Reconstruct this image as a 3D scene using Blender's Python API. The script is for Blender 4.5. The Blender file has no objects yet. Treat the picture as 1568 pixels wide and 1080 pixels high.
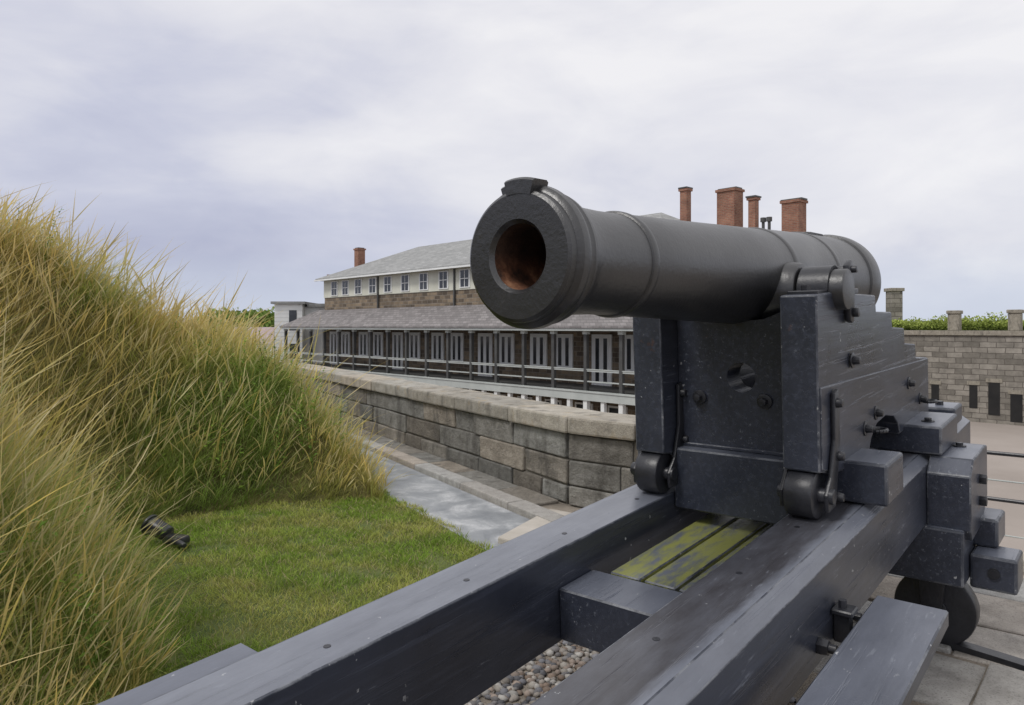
import bpy, bmesh, math, random
import numpy as np
from mathutils import Matrix, Vector
random.seed(7); rng=np.random.default_rng(7)
scene=bpy.context.scene
scene.view_settings.view_transform='Standard'
scene.view_settings.look='None'
scene.view_settings.exposure=0
COL=scene.collection

# ---------------------------------------------------------------- materials
def mat_new(name):
    m=bpy.data.materials.new(name); m.use_nodes=True
    nt=m.node_tree; nt.nodes.clear()
    out=nt.nodes.new('ShaderNodeOutputMaterial')
    return m,nt,out
class N:
    def __init__(s,nt): s.nt=nt
    def n(s,t,**k):
        x=s.nt.nodes.new(t)
        for a,b in k.items(): setattr(x,a,b)
        return x
    def l(s,a,b): s.nt.links.new(a,b)
    def coord(s,scale=(1,1,1),kind='Object'):
        tc=s.n('ShaderNodeTexCoord'); mp=s.n('ShaderNodeMapping')
        mp.inputs['Scale'].default_value=scale
        s.l(tc.outputs[kind],mp.inputs['Vector']); return mp.outputs['Vector']
    def noise(s,vec,scale,detail=5,rough=.55,dist=0):
        x=s.n('ShaderNodeTexNoise'); x.inputs['Scale'].default_value=scale
        x.inputs['Detail'].default_value=detail; x.inputs['Roughness'].default_value=rough
        x.inputs['Distortion'].default_value=dist
        s.l(vec,x.inputs['Vector']); return x.outputs['Fac']
    def ramp(s,fac,pts):
        r=s.n('ShaderNodeValToRGB'); e=r.color_ramp.elements
        while len(e)<len(pts): e.new(.5)
        for i,(p,c) in enumerate(pts):
            e[i].position=p
            e[i].color=(c,c,c,1) if isinstance(c,(int,float)) else (*c,1)
        s.l(fac,r.inputs['Fac']); return r.outputs['Color']
    def mix(s,fac,a,b,mode='MIX'):
        m=s.n('ShaderNodeMix'); m.data_type='RGBA'; m.blend_type=mode
        for sock,v in ((m.inputs[0],fac),(m.inputs[6],a),(m.inputs[7],b)):
            if hasattr(v,'links'): s.l(v,sock)
            elif isinstance(v,(int,float)) : sock.default_value=v
            else: sock.default_value=(*v,1)
        return m.outputs[2]
    def math(s,op,a,b=0.0):
        m=s.n('ShaderNodeMath'); m.operation=op
        for i,v in enumerate((a,b)):
            if hasattr(v,'links'): s.l(v,m.inputs[i])
            else: m.inputs[i].default_value=v
        return m.outputs[0]
    def bump(s,h,strength,dist,normal=None):
        b=s.n('ShaderNodeBump'); b.inputs['Strength'].default_value=strength
        b.inputs['Distance'].default_value=dist; s.l(h,b.inputs['Height'])
        if normal: s.l(normal,b.inputs['Normal'])
        return b.outputs['Normal']
    def princ(s,out,col,rough=.7,metal=0,normal=None,spec=None,ior=None):
        p=s.n('ShaderNodeBsdfPrincipled')
        for sock,v in ((p.inputs['Base Color'],col),(p.inputs['Roughness'],rough),(p.inputs['Metallic'],metal)):
            if hasattr(v,'links'): s.l(v,sock)
            elif isinstance(v,(int,float)): sock.default_value=v
            else: sock.default_value=(*v,1)
        if spec is not None: p.inputs['Specular IOR Level'].default_value=spec
        if ior is not None: p.inputs['IOR'].default_value=ior
        if normal: s.l(normal,p.inputs['Normal'])
        s.l(p.outputs[0],out.inputs['Surface']); return p

def m_simple(name,c1,c2,scale=3,rough=.8,bump=.3,bd=.01,bscale=30,spec=None,stretch=(1,1,1)):
    m,nt,out=mat_new(name); n=N(nt)
    v=n.coord(stretch); f=n.noise(v,scale,6,.6)
    c=n.ramp(f,[(.32,c1),(.68,c2)])
    b=n.noise(v,bscale,5,.6)
    n.princ(out,c,rough,normal=n.bump(b,bump,bd),spec=spec); return m

def m_paint(name,base,lichen=False,worn=0.0,top=(.135,.148,.185)):
    m,nt,out=mat_new(name); n=N(nt)
    v=n.coord(); vs=n.coord((1.2,22,22)); 
    big=n.noise(v,2.2,5,.6); grain=n.noise(vs,2.0,6,.65,.3)
    c=n.mix(n.ramp(big,[(.3,0),(.7,1)]),tuple(b*.7 for b in base),tuple(b*1.35 for b in base))
    c=n.mix(n.ramp(grain,[(.5,0),(.62,.45)]),c,tuple(b*1.8+.004 for b in base))
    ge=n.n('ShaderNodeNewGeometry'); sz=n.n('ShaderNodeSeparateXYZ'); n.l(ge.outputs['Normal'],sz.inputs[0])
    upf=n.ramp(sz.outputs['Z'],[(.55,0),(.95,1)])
    sky_sheen=n.math('MULTIPLY',upf,n.ramp(n.noise(n.coord((1,3,3)),2.3,6,.65),[(.3,.5),(.65,1)]))  # sky reflection painted in: up-facing faces get a paler, mottled colour
    c=n.mix(sky_sheen,c,top)
    if worn>0:
        sy=n.n('ShaderNodeSeparateXYZ'); n.l(v,sy.inputs[0])
        ay=n.math('ABSOLUTE',sy.outputs['Y']); 
        wob=n.math('ADD',ay,n.math('MULTIPLY',n.math('SUBTRACT',n.noise(n.coord((2,8,8)),3,5,.6),.5),.05))
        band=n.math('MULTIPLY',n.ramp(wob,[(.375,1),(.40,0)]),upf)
        right=n.ramp(sy.outputs['Y'],[(0,1),(.001,.12)])
        mott=n.ramp(n.noise(n.coord((1.5,6,6)),3,7,.7),[(.30,.65),(.62,1)])
        c=n.mix(n.math('MULTIPLY',n.math('MULTIPLY',n.math('MULTIPLY',band,right),mott),worn),c,(.034,.031,.034))
    sc=n.noise(n.coord((3,26,26)),2.7,4,.7); sc2=n.noise(v,5,3,.5)
    mask=n.math('MULTIPLY',n.ramp(sc,[(.60,0),(.66,1)]),n.ramp(sc2,[(.47,0),(.6,1)]))
    c=n.mix(n.math('MULTIPLY',mask,.5),c,(.24,.26,.30))
    ch=n.noise(v,27,3,.6); ch2=n.noise(v,3.1,2,.5)
    cm=n.math('MULTIPLY',n.ramp(ch,[(.70,0),(.72,1)]),n.ramp(ch2,[(.46,0),(.54,1)]))
    c=n.mix(n.math('MULTIPLY',cm,.8),c,(.5,.51,.52))
    rust=n.noise(v,7.3,4,.6)
    c=n.mix(n.ramp(rust,[(.70,0),(.76,.65)]),c,(.15,.06,.025))
    if lichen:
        ln=n.noise(n.coord((2.0,7,7)),3.0,8,.75)
        c=n.mix(n.ramp(ln,[(.40,0),(.56,.85)]),c,(.27,.28,.06))
    crack=n.noise(n.coord((.9,30,30)),1.7,3,.5)
    cr=n.ramp(crack,[(.60,1),(.625,0),(.65,1)])
    h=n.mix(.5,grain,cr)
    nm=n.bump(h,.34,.0036,n.bump(n.noise(v,60,3,.6),.10,.0016))
    rg=n.ramp(big,[(.3,.25),(.7,.40)])
    n.princ(out,c,rg,normal=nm,spec=.7); return m

SLATE=(.031,.036,.052)
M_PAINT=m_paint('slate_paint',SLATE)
M_TOP=m_paint('slate_paint_worn',(.031,.036,.052),worn=.9,top=(.20,.215,.255))  # rail wear band, plus a brighter top colour painting in sky sheen
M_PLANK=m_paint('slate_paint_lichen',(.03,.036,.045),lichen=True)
def m_edge():
    m,nt,out=mat_new('slate_paint_rubbed_edge'); n=N(nt); v=n.coord()
    f=n.noise(v,9,7,.7); g=n.noise(v,2.3,3,.5)
    k=n.math('MULTIPLY',n.ramp(f,[(.44,0),(.58,1)]),n.ramp(g,[(.38,.15),(.6,1)]))
    c=n.mix(k,(.034,.040,.056),(.17,.18,.20))
    k2=n.ramp(n.noise(v,31,5,.7),[(.62,0),(.68,1)])
    c=n.mix(n.math('MULTIPLY',k2,.8),c,(.42,.42,.42))
    n.princ(out,c,.4,normal=n.bump(f,.4,.004),spec=.6); return m
M_EDGE=m_edge()

def m_iron():
    m,nt,out=mat_new('black_cast_iron'); n=N(nt); v=n.coord()
    f=n.noise(v,3,5,.6)
    c=n.mix(f,(.006,.006,.0065),(.016,.016,.0175))
    w_=n.noise(v,13,7,.75)
    c=n.mix(n.ramp(w_,[(.60,0),(.72,.5)]),c,(.05,.048,.046))
    b=n.noise(v,70,4,.7); b2=n.noise(v,18,4,.6)
    nm=n.bump(b,.55,.0019,n.bump(b2,.35,.0026))
    n.princ(out,c,n.ramp(f,[(.3,.31),(.7,.42)]),normal=nm,spec=.8,ior=1.58); return m
M_IRON=m_iron()
def m_rust():
    m,nt,out=mat_new('rusty_bore'); n=N(nt); v=n.coord()
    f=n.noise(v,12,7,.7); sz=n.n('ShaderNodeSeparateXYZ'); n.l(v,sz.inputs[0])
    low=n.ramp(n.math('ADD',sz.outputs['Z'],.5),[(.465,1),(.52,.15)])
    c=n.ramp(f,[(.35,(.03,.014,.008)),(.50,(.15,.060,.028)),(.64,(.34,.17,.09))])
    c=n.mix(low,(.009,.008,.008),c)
    n.princ(out,c,.8,normal=n.bump(f,.7,.01)); return m
M_RUST=m_rust()
M_FIT=m_simple('iron_fittings',(.010,.011,.014),(.030,.031,.038),8,.38,.35,.003,60,.6)

def m_stone(name,cols,scale=1.6,bump=.7,lich=None,attr=True,stain=.65):
    m,nt,out=mat_new(name); n=N(nt); v=n.coord()
    f=n.noise(v,scale*3,8,.7); 
    c=n.ramp(f,[(.3,cols[0]),(.5,cols[1]),(.7,cols[2])])
    if attr:
        at=n.n('ShaderNodeAttribute'); at.attribute_name='Col'
        c=n.mix(1.0,c,at.outputs['Color'],'MULTIPLY')
    sp=n.noise(v,120,2,.5)
    c=n.mix(n.ramp(sp,[(.55,0),(.7,.5)]),c,(.10,.095,.09))
    if lich:
        l=n.noise(v,4.5,6,.7); c=n.mix(n.ramp(l,[(.55,0),(.66,.6)]),c,lich)
    st=n.noise(n.coord((2,2,.6)),2.5,6,.65)
    c=n.mix(n.ramp(st,[(.50,0),(.68,stain)]),c,(.075,.070,.062))
    b1=n.noise(v,14,6,.7); b2=n.noise(v,70,4,.6)
    n.princ(out,c,.9,normal=n.bump(b1,bump,.03,n.bump(b2,.5,.006))); return m
M_WALLST=m_stone('granite_blocks',[(.155,.142,.122),(.25,.232,.202),(.35,.33,.295)],bump=1.2,stain=.75)
M_COPING=m_stone('granite_coping',[(.28,.255,.215),(.38,.35,.295),(.47,.44,.385)],lich=(.36,.28,.17),bump=.6)
M_FLAG=m_stone('flagstone',[(.26,.24,.215),(.35,.325,.295),(.44,.415,.38)],bump=.4,stain=.4)
M_DRESS=m_stone('dressed_stone',[(.24,.215,.17),(.32,.29,.235),(.40,.365,.30)],bump=.4,attr=False)
M_MORTAR=m_simple('mortar',(.09,.085,.075),(.19,.175,.15),6,.95,.6,.02,40)
def m_path():
    m,nt,out=mat_new('pale_asphalt'); n=N(nt); v=n.coord()
    f=n.noise(v,3.4,8,.66,.6); g=n.noise(v,90,3,.6)
    c=n.ramp(f,[(.34,(.21,.225,.245)),(.50,(.29,.305,.32)),(.66,(.50,.51,.52))])
    c=n.mix(n.ramp(g,[(.5,0),(.7,.4)]),c,(.18,.18,.19))
    n.princ(out,c,n.ramp(f,[(.4,.42),(.6,.8)]),normal=n.bump(g,.35,.005)); return m
M_PATH=m_path()
M_CONC=m_simple('concrete',(.38,.35,.30),(.52,.48,.43),3,.9,.4,.008,50)
M_DIRT=m_simple('dirt_gravel',(.15,.13,.105),(.37,.32,.265),4,.95,.8,.02,70)
M_PARADE=m_simple('parade_ground',(.29,.25,.22),(.37,.325,.29),.12,.95,.3,.02,8)
M_SOIL=m_simple('grassy_soil',(.06,.065,.02),(.20,.17,.055),3,.95,.8,.05,20)
M_LAWNB=m_simple('lawn_base',(.06,.095,.02),(.15,.17,.05),5,.95,.8,.02,50)
M_WHITE=m_simple('white_paint',(.74,.75,.73),(.85,.86,.84),.8,.6,.1,.005,20)
M_CREAM=m_simple('cream_siding',(.60,.60,.50),(.72,.72,.62),.8,.7,.1,.005,20)
M_TRIM=m_simple('grey_green_trim',(.42,.45,.43),(.52,.55,.525),1,.6,.1,.005,20)
M_POST=m_simple('dark_post',(.05,.052,.052),(.10,.10,.095),1,.6,.1,.005,20)
M_GLASS=m_simple('window_glass',(.015,.018,.022),(.05,.055,.065),1,.12,.0,.005,5,.6)
M_DARK=m_simple('dark_interior',(.012,.012,.013),(.025,.024,.023),1,.9,.1,.005,5)
def m_brick(name,c1,c2,mort,bw,rh,ms=.02,rough=.9,blot=(.55,1.25)):
    m,nt,out=mat_new(name); n=N(nt)
    tc=n.n('ShaderNodeTexCoord'); sx=n.n('ShaderNodeSeparateXYZ'); cx=n.n('ShaderNodeCombineXYZ')
    n.l(tc.outputs['Object'],sx.inputs[0])
    a=n.math('ADD',sx.outputs['X'],sx.outputs['Y'])
    n.l(a,cx.inputs[0]); n.l(sx.outputs['Z'],cx.inputs[1])
    nz=n.n('ShaderNodeTexNoise'); nz.inputs['Scale'].default_value=.9; n.l(cx.outputs[0],nz.inputs['Vector'])
    vm=n.n('ShaderNodeVectorMath'); vm.operation='MULTIPLY_ADD'
    n.l(nz.outputs['Color'],vm.inputs[0]); vm.inputs[1].default_value=(.35*bw,.2*rh,0); n.l(cx.outputs[0],vm.inputs[2])
    br=n.n('ShaderNodeTexBrick'); n.l(vm.outputs[0],br.inputs['Vector'])
    br.inputs['Scale'].default_value=1; br.inputs['Brick Width'].default_value=bw
    br.inputs['Row Height'].default_value=rh; br.inputs['Mortar Size'].default_value=ms
    br.inputs['Mortar Smooth'].default_value=.3; br.inputs['Bias'].default_value=-.1
    br.inputs['Color1'].default_value=(*c1,1); br.inputs['Color2'].default_value=(*c2,1); br.inputs['Mortar'].default_value=(*mort,1)
    f=n.noise(tc.outputs['Object'],1.4,7,.7)
    lo,hi=blot
    c=n.mix(.85,br.outputs['Color'],n.ramp(f,[(.3,(lo,lo*.97,lo*.94)),(.7,(hi,hi*.98,hi*.96))]),'MULTIPLY')
    h=n.mix(.4,n.math('SUBTRACT',1.0,br.outputs['Fac']),n.noise(tc.outputs['Object'],9,4,.6))
    n.princ(out,c,rough,normal=n.bump(h,.6,.04)); return m
M_FORT=m_brick('fort_masonry',(.20,.187,.162),(.36,.338,.298),(.14,.127,.11),1.05,.40,.03)
M_IRONST=m_brick('ironstone_masonry',(.12,.095,.07),(.32,.25,.17),(.24,.21,.17),.55,.25,.03)
M_BRICK=m_brick('red_brick',(.28,.12,.08),(.37,.18,.115),(.3,.22,.17),.24,.08,.012)
M_SHING=m_brick('roof_slates',(.27,.28,.28),(.35,.36,.36),(.22,.225,.225),.5,.16,.01,blot=(.8,1.1))
M_LEAN=m_brick('verandah_shingles',(.19,.18,.18),(.29,.275,.275),(.14,.135,.135),.35,.14,.012,blot=(.8,1.15))
def m_leaf(name,trans=.35):
    m,nt,out=mat_new(name); n=N(nt)
    at=n.n('ShaderNodeAttribute'); at.attribute_name='Col'
    d=n.n('ShaderNodeBsdfDiffuse'); t=n.n('ShaderNodeBsdfTranslucent')
    ms=n.n('ShaderNodeMixShader'); ms.inputs[0].default_value=trans
    n.l(at.outputs['Color'],d.inputs['Color']); n.l(at.outputs['Color'],t.inputs['Color'])
    n.l(d.outputs[0],ms.inputs[1]); n.l(t.outputs[0],ms.inputs[2])
    n.l(ms.outputs[0],out.inputs['Surface']); return m
M_GRASS=m_leaf('grass_blades',.38); M_FOL=m_leaf('foliage',.2)
def m_pebble():
    m,nt,out=mat_new('pebbles'); n=N(nt)
    at=n.n('ShaderNodeAttribute'); at.attribute_name='Col'
    n.princ(out,at.outputs['Color'],.7,spec=.4); return m
M_PEB=m_pebble()

# ---------------------------------------------------------------- helpers
def empty(name,matrix=None,parent=None):
    o=bpy.data.objects.new(name,None); COL.objects.link(o)
    o.empty_display_size=.2
    if parent: o.parent=parent
    if matrix is not None: o.matrix_local=matrix
    return o
def finish(bm,name,mats,parent=None,smooth=None,matrix=None):
    bmesh.ops.recalc_face_normals(bm,faces=bm.faces)
    if not isinstance(mats,(list,tuple)):
        mats=[mats,M_EDGE] if mats in (M_PAINT,M_PLANK,M_TOP) else [mats]
        if len(mats)==1:
            for f in bm.faces: f.material_index=0
    elif len(mats)==1:
        for f in bm.faces: f.material_index=0
    me=bpy.data.meshes.new(name); bm.to_mesh(me); bm.free()
    for m in mats: me.materials.append(m)
    if smooth is not None:
        me.polygons.foreach_set('use_smooth',[True]*len(me.polygons))
        try: me.set_sharp_from_angle(angle=math.radians(smooth))
        except Exception: pass
    o=bpy.data.objects.new(name,me); COL.objects.link(o)
    if parent: o.parent=parent
    if matrix is not None: o.matrix_local=matrix
    return o
def add_box(bm,x,y,z,bev=0,mi=0,mat=None,jit=0,segs=1):
    t=bmesh.new(); bmesh.ops.create_cube(t,size=1)
    for v in t.verts:
        v.co=Vector(((x[0]+x[1])/2+v.co.x*(x[1]-x[0]),(y[0]+y[1])/2+v.co.y*(y[1]-y[0]),(z[0]+z[1])/2+v.co.z*(z[1]-z[0])))
        if jit: v.co+=Vector([random.uniform(-jit,jit) for _ in range(3)])
    if bev: bmesh.ops.bevel(t,geom=t.edges[:],offset=bev,segments=segs,affect='EDGES',profile=.5,material=1)
    _app(bm,t,mi,mat)
def _app(bm,t,mi,mat=None):
    mp={}
    for v in t.verts:
        co=v.co if mat is None else mat@v.co
        mp[v]=bm.verts.new(co)
    out=[]
    for f in t.faces:
        try:
            nf=bm.faces.new([mp[v] for v in f.verts]); nf.material_index=max(mi,f.material_index); nf.smooth=f.smooth; out.append(nf)
        except ValueError: pass
    t.free(); return out
def add_prism(bm,pts,axis,a,b,bev=0,mi=0):
    t=bmesh.new()
    def P(p,q):
        return {'y':(p[0],q,p[1]),'x':(q,p[0],p[1]),'z':(p[0],p[1],q)}[axis]
    A=[t.verts.new(P(p,a)) for p in pts]; B=[t.verts.new(P(p,b)) for p in pts]
    n=len(pts)
    t.faces.new(A); t.faces.new(B[::-1])
    for i in range(n): t.faces.new([A[i],B[i],B[(i+1)%n],A[(i+1)%n]])
    bmesh.ops.recalc_face_normals(t,faces=t.faces)
    if bev: bmesh.ops.bevel(t,geom=t.edges[:],offset=bev,segments=2,affect='EDGES',profile=.5,material=1)
    _app(bm,t,mi)
def add_cyl(bm,p0,p1,r0,r1=None,seg=20,bev=0,mi=0):
    r1=r0 if r1 is None else r1
    p0=Vector(p0);p1=Vector(p1); d=p1-p0
    t=bmesh.new(); bmesh.ops.create_cone(t,cap_ends=True,segments=seg,radius1=r0,radius2=r1,depth=d.length)
    if bev:
        es=[e for e in t.edges if abs(e.verts[0].co.z-e.verts[1].co.z)<1e-6]
        bmesh.ops.bevel(t,geom=es,offset=bev,segments=2,affect='EDGES',profile=.5)
    M=Matrix.Translation((p0+p1)/2)@d.to_track_quat('Z','Y').to_matrix().to_4x4()
    _app(bm,t,mi,M)
def lathe(bm,prof,seg=72,a0=0,a1=2*math.pi,mi=0,mfun=None,cy=0,cz=0,caps=False):
    full=abs(a1-a0-2*math.pi)<1e-6
    n=seg if full else seg+1
    rows=[]
    for (x,r) in prof:
        rows.append([bm.verts.new((x,cy+r*math.cos(a0+(a1-a0)*i/seg),cz+r*math.sin(a0+(a1-a0)*i/seg))) for i in range(n)])
    for j in range(len(prof)-1):
        for i in range(seg):
            k=(i+1)%n
            f=bm.faces.new([rows[j][i],rows[j+1][i],rows[j+1][k],rows[j][k]])
            f.material_index=mfun(j) if mfun else mi
    if not full and caps:
        for i in (0,n-1):
            bm.faces.new([r[i] for r in rows])
def np_mesh(name,V,F,C,mat,parent=None):
    me=bpy.data.meshes.new(name)
    V=np.ascontiguousarray(V,dtype=np.float32);F=np.ascontiguousarray(F,dtype=np.int32)
    k=F.shape[1]
    me.vertices.add(len(V)); me.vertices.foreach_set('co',V.ravel())
    me.loops.add(F.size); me.loops.foreach_set('vertex_index',F.ravel())
    me.polygons.add(len(F)); me.polygons.foreach_set('loop_start',np.arange(len(F),dtype=np.int32)*k)
    me.update(calc_edges=True); me.validate()
    if C is not None:
        at=me.color_attributes.new(name='Col',type='FLOAT_COLOR',domain='POINT')
        C4=np.ones((len(V),4),dtype=np.float32); C4[:,:3]=C
        at.data.foreach_set('color',C4.ravel())
    me.materials.append(mat)
    o=bpy.data.objects.new(name,me); COL.objects.link(o)
    if parent: o.parent=parent
    return o
def snoise(x,y,s=1,seed=0):
    r=np.random.default_rng(seed); t=0*x
    for i in range(7):
        a=r.uniform(0,6.28); f=s*(1.35**i)*r.uniform(.8,1.2); p=r.uniform(0,6.28)
        t=t+np.sin((x*math.cos(a)+y*math.sin(a))*f+p+1.3*np.sin((x*math.sin(a)-y*math.cos(a))*f*.7+p*2))/(1.12**i)
    return t/4.0

# ---------------------------------------------------------------- camera
cam=bpy.data.cameras.new('camera'); camo=bpy.data.objects.new('camera',cam); COL.objects.link(camo)
H=1.5
camo.location=(0,0,H); camo.rotation_euler=(math.radians(90),0,0)
cam.sensor_width=36; cam.lens=36*1110/1568; cam.shift_y=-40/1568
cam.clip_start=.05; cam.clip_end=3000
scene.camera=camo

# ---------------------------------------------------------------- world + sun
w=bpy.data.worlds.new('World'); scene.world=w; w.use_nodes=True
nt=w.node_tree; nt.nodes.clear(); n=N(nt)
out=n.n('ShaderNodeOutputWorld'); bg=n.n('ShaderNodeBackground')
SUN_EL=math.radians(55); SUN_AZ=math.radians(235)
sky=n.n('ShaderNodeTexSky'); sky.sky_type='NISHITA'; sky.sun_disc=False
sky.sun_elevation=SUN_EL; sky.sun_rotation=SUN_AZ
tc=n.n('ShaderNodeTexCoord'); sx=n.n('ShaderNodeSeparateXYZ'); n.l(tc.outputs['Generated'],sx.inputs[0])
mp=n.n('ShaderNodeMapping'); mp.inputs['Scale'].default_value=(1,1,2.6); mp.inputs['Rotation'].default_value=(0,math.radians(-14),0)
n.l(tc.outputs['Generated'],mp.inputs['Vector'])
f1=n.noise(mp.outputs['Vector'],1.9,6,.5,.5)
f2=n.noise(mp.outputs['Vector'],5.0,6,.55,.4)
z=sx.outputs['Z']
g=n.math('MULTIPLY',z,1.25)
g=n.math('ADD',g,n.math('MULTIPLY',sx.outputs['X'],.26))
g=n.math('ADD',g,n.math('MULTIPLY',n.math('SUBTRACT',f1,.5),1.05))
g=n.math('ADD',g,n.math('MULTIPLY',n.math('SUBTRACT',f2,.5),.5))
g=n.math('ADD',g,.225)
cl=n.ramp(g,[(.10,(.44,.46,.60)),(.34,(.57,.585,.70)),(.56,(.73,.73,.79)),(.82,(.87,.86,.88))])
hz=n.ramp(z,[(0,.8),(.035,.6),(.10,0)])
cl=n.mix(n.math('MULTIPLY',hz,.75),cl,(.66,.73,.84))
skyc=n.mix(1.0,sky.outputs['Color'],(.1,.1,.1),'MULTIPLY')
fin=n.mix(.93,skyc,cl)
n.l(fin,bg.inputs['Color']); bg.inputs['Strength'].default_value=1.06
n.l(bg.outputs[0],out.inputs['Surface'])
sl=bpy.data.lights.new('sun','SUN'); so=bpy.data.objects.new('sun',sl); COL.objects.link(so)
sl.energy=1.5; sl.angle=math.radians(14); sl.color=(1,.97,.93)
dv=Vector((math.sin(SUN_AZ)*math.cos(SUN_EL),math.cos(SUN_AZ)*math.cos(SUN_EL),math.sin(SUN_EL)))
so.rotation_euler=dv.to_track_quat('Z','Y').to_euler()

# ---------------------------------------------------------------- gun frames
MX,MY=.011,1.747
AU=Vector((.6446,.7645)); RV=Vector((.7645,-.6446))
YAW=math.atan2(.7645,.6446)
def uv2w(u,v): return (MX+AU.x*u+RV.x*v, MY+AU.y*u+RV.y*v)
gun=empty('cannon')
F_S=Matrix.Translation((MX,MY,H-.725))@Matrix.Rotation(YAW,4,'Z')@Matrix.Rotation(-math.atan(.062),4,'Y')
F_B=Matrix.Translation((MX,MY,H+.169))@Matrix.Rotation(YAW,4,'Z')@Matrix.Rotation(-math.atan(.0172),4,'Y')
F_G=Matrix.Translation((MX,MY,0))@Matrix.Rotation(YAW,4,'Z')

# barrel
bm=bmesh.new()
prof=[(.95,.001),(.95,.0805),(.012,.0805),(0,.090),(0,.152),(.006,.160),(.022,.163),(.026,.170),(.034,.176),(.052,.178),(.064,.174),(.068,.168),(.082,.167),(.09,.170),(.102,.168),(.108,.160),(.125,.153),(.16,.147),(.22,.1425),(.30,.1415),(.38,.1435),
 (.402,.1445),(.405,.149),(.414,.152),(.425,.152),(.434,.150),(.437,.1465),
 (.70,.157),(1.0,.170),(1.25,.181),(1.40,.187),(1.405,.190),(1.42,.193),(1.445,.193),(1.45,.191),(1.70,.202),(1.86,.209),(1.865,.212),(1.885,.214),(1.90,.213),(1.905,.210),
 (2.2,.220),(2.30,.223),(2.305,.230),(2.33,.237),(2.40,.239),(2.43,.237),(2.44,.228),(2.50,.205),(2.56,.16),(2.60,.10),(2.63,.062),(2.67,.052),(2.70,.066),(2.74,.083),(2.79,.083),(2.83,.062),(2.85,.001)]
lathe(bm,prof,96,mfun=lambda j:1 if j<2 else 0)
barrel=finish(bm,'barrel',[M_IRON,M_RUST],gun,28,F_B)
bm=bmesh.new()
lathe(bm,[(-.002,.150),(-.002,.184),(.006,.190),(.05,.191),(.058,.186),(.058,.150)],12,math.radians(79),math.radians(107),caps=True)
lathe(bm,[(.012,.150),(.012,.179),(.018,.184),(.075,.184),(.082,.178),(.082,.150)],10,math.radians(71),math.radians(78.5),caps=True)
lathe(bm,[(2.02,.2),(2.02,.222),(2.03,.226),(2.2,.229),(2.21,.222),(2.21,.2)],8,math.radians(80),math.radians(100),caps=True)
finish(bm,'sight_patch',M_IRON,gun,30,F_B)
bm=bmesh.new()
TU,TW=1.353,-.062
add_cyl(bm,(TU,-.385,TW),(TU,.385,TW),.072,seg=40,bev=.006)
for s in (-1,1): add_cyl(bm,(TU,s*.10,TW),(TU,s*.228,TW),.12,.10,seg=40,bev=.006)
finish(bm,'trunnions',M_IRON,gun,30,F_B)

# carriage cheeks (local y = -v)
VI,VO=.226,.349
up=[(1.17,.758),(1.30,.762),(1.52,.755),(1.905,.735),(1.915,.668),(2.17,.655),(2.18,.588),(2.40,.570),(2.41,.500),(2.63,.478),(2.64,.412),(2.90,.388)]
lo=[(2.905,.10),(2.28,.10),(2.24,.155),(2.16,.20),(2.02,.225),(1.88,.215),(1.79,.17),(1.76,.12),(1.62,.10),(1.30,.13),(1.22,.155),(1.165,.165)]
for s,nm in ((-1,'cheek_right'),(1,'cheek_left')):
    bm=bmesh.new()
    a,b=sorted((s*VI,s*VO))
    add_prism(bm,up+lo,'y',a,b,.006)
    a,b=sorted((s*(VO-.02),s*(VO+.005)))
    add_prism(bm,[(1.18,.450),(2.895,.384)]+[(2.897,.107),(2.275,.107)]+lo[2:7]+[(1.755,.127),(1.62,.107),(1.30,.137),(1.22,.163),(1.18,.172)],'y',a,b,.004)
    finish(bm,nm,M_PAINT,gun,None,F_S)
bm=bmesh.new()
tp=F_S.inverted()@(F_B@Vector((TU,0,TW)))
for s in (-1,1):
    N_=18; rows=[]
    for j,yy in enumerate((s*.236,s*.338)):
        for r in (.074,.086):
            rows.append([bm.verts.new((tp.x+r*math.cos(math.pi*i/N_),yy,tp.z+r*math.sin(math.pi*i/N_))) for i in range(N_+1)])
    A,B,C_,D=rows
    for i in range(N_):
        for q in ((A,B),(D,C_),(B,D),(C_,A)):
            bm.faces.new([q[0][i],q[1][i],q[1][i+1],q[0][i+1]])
    add_box(bm,(tp.x-.19,tp.x-.083),sorted((s*.236,s*.338)),(.755,.772),.003)
    add_box(bm,(tp.x+.083,tp.x+.30),sorted((s*.236,s*.338)),(.748,.768),.003)
    add_prism(bm,[(tp.x+.045,tp.z+.085),(tp.x+.085,tp.z+.105),(tp.x+.115,tp.z+.075),(tp.x+.118,tp.z-.09),(tp.x+.095,tp.z-.125),(tp.x+.06,tp.z-.115),(tp.x+.05,tp.z-.05)],'y',*sorted((s*.352,s*.374)),.006)
    add_cyl(bm,(tp.x+.088,s*.37,tp.z-.085),(tp.x+.088,s*.395,tp.z-.085),.017,seg=14,bev=.004)
    add_cyl(bm,(tp.x+.08,s*.30,tp.z+.07),(tp.x+.08,s*.392,tp.z+.07),.013,seg=12,bev=.003)
    for du in (-.15,.13,.22): add_cyl(bm,(tp.x+du,s*.287,.76),(tp.x+du,s*.287,.79),.016,seg=6)
    for uu,ww in ((2.04,.664),(2.30,.58),(2.53,.49),(2.77,.40)): add_cyl(bm,(uu,s*.287,ww-.01),(uu,s*.287,ww+.018),.018,.015,seg=6,bev=.002)
finish(bm,'cap_squares',M_FIT,gun,30,F_S)

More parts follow.
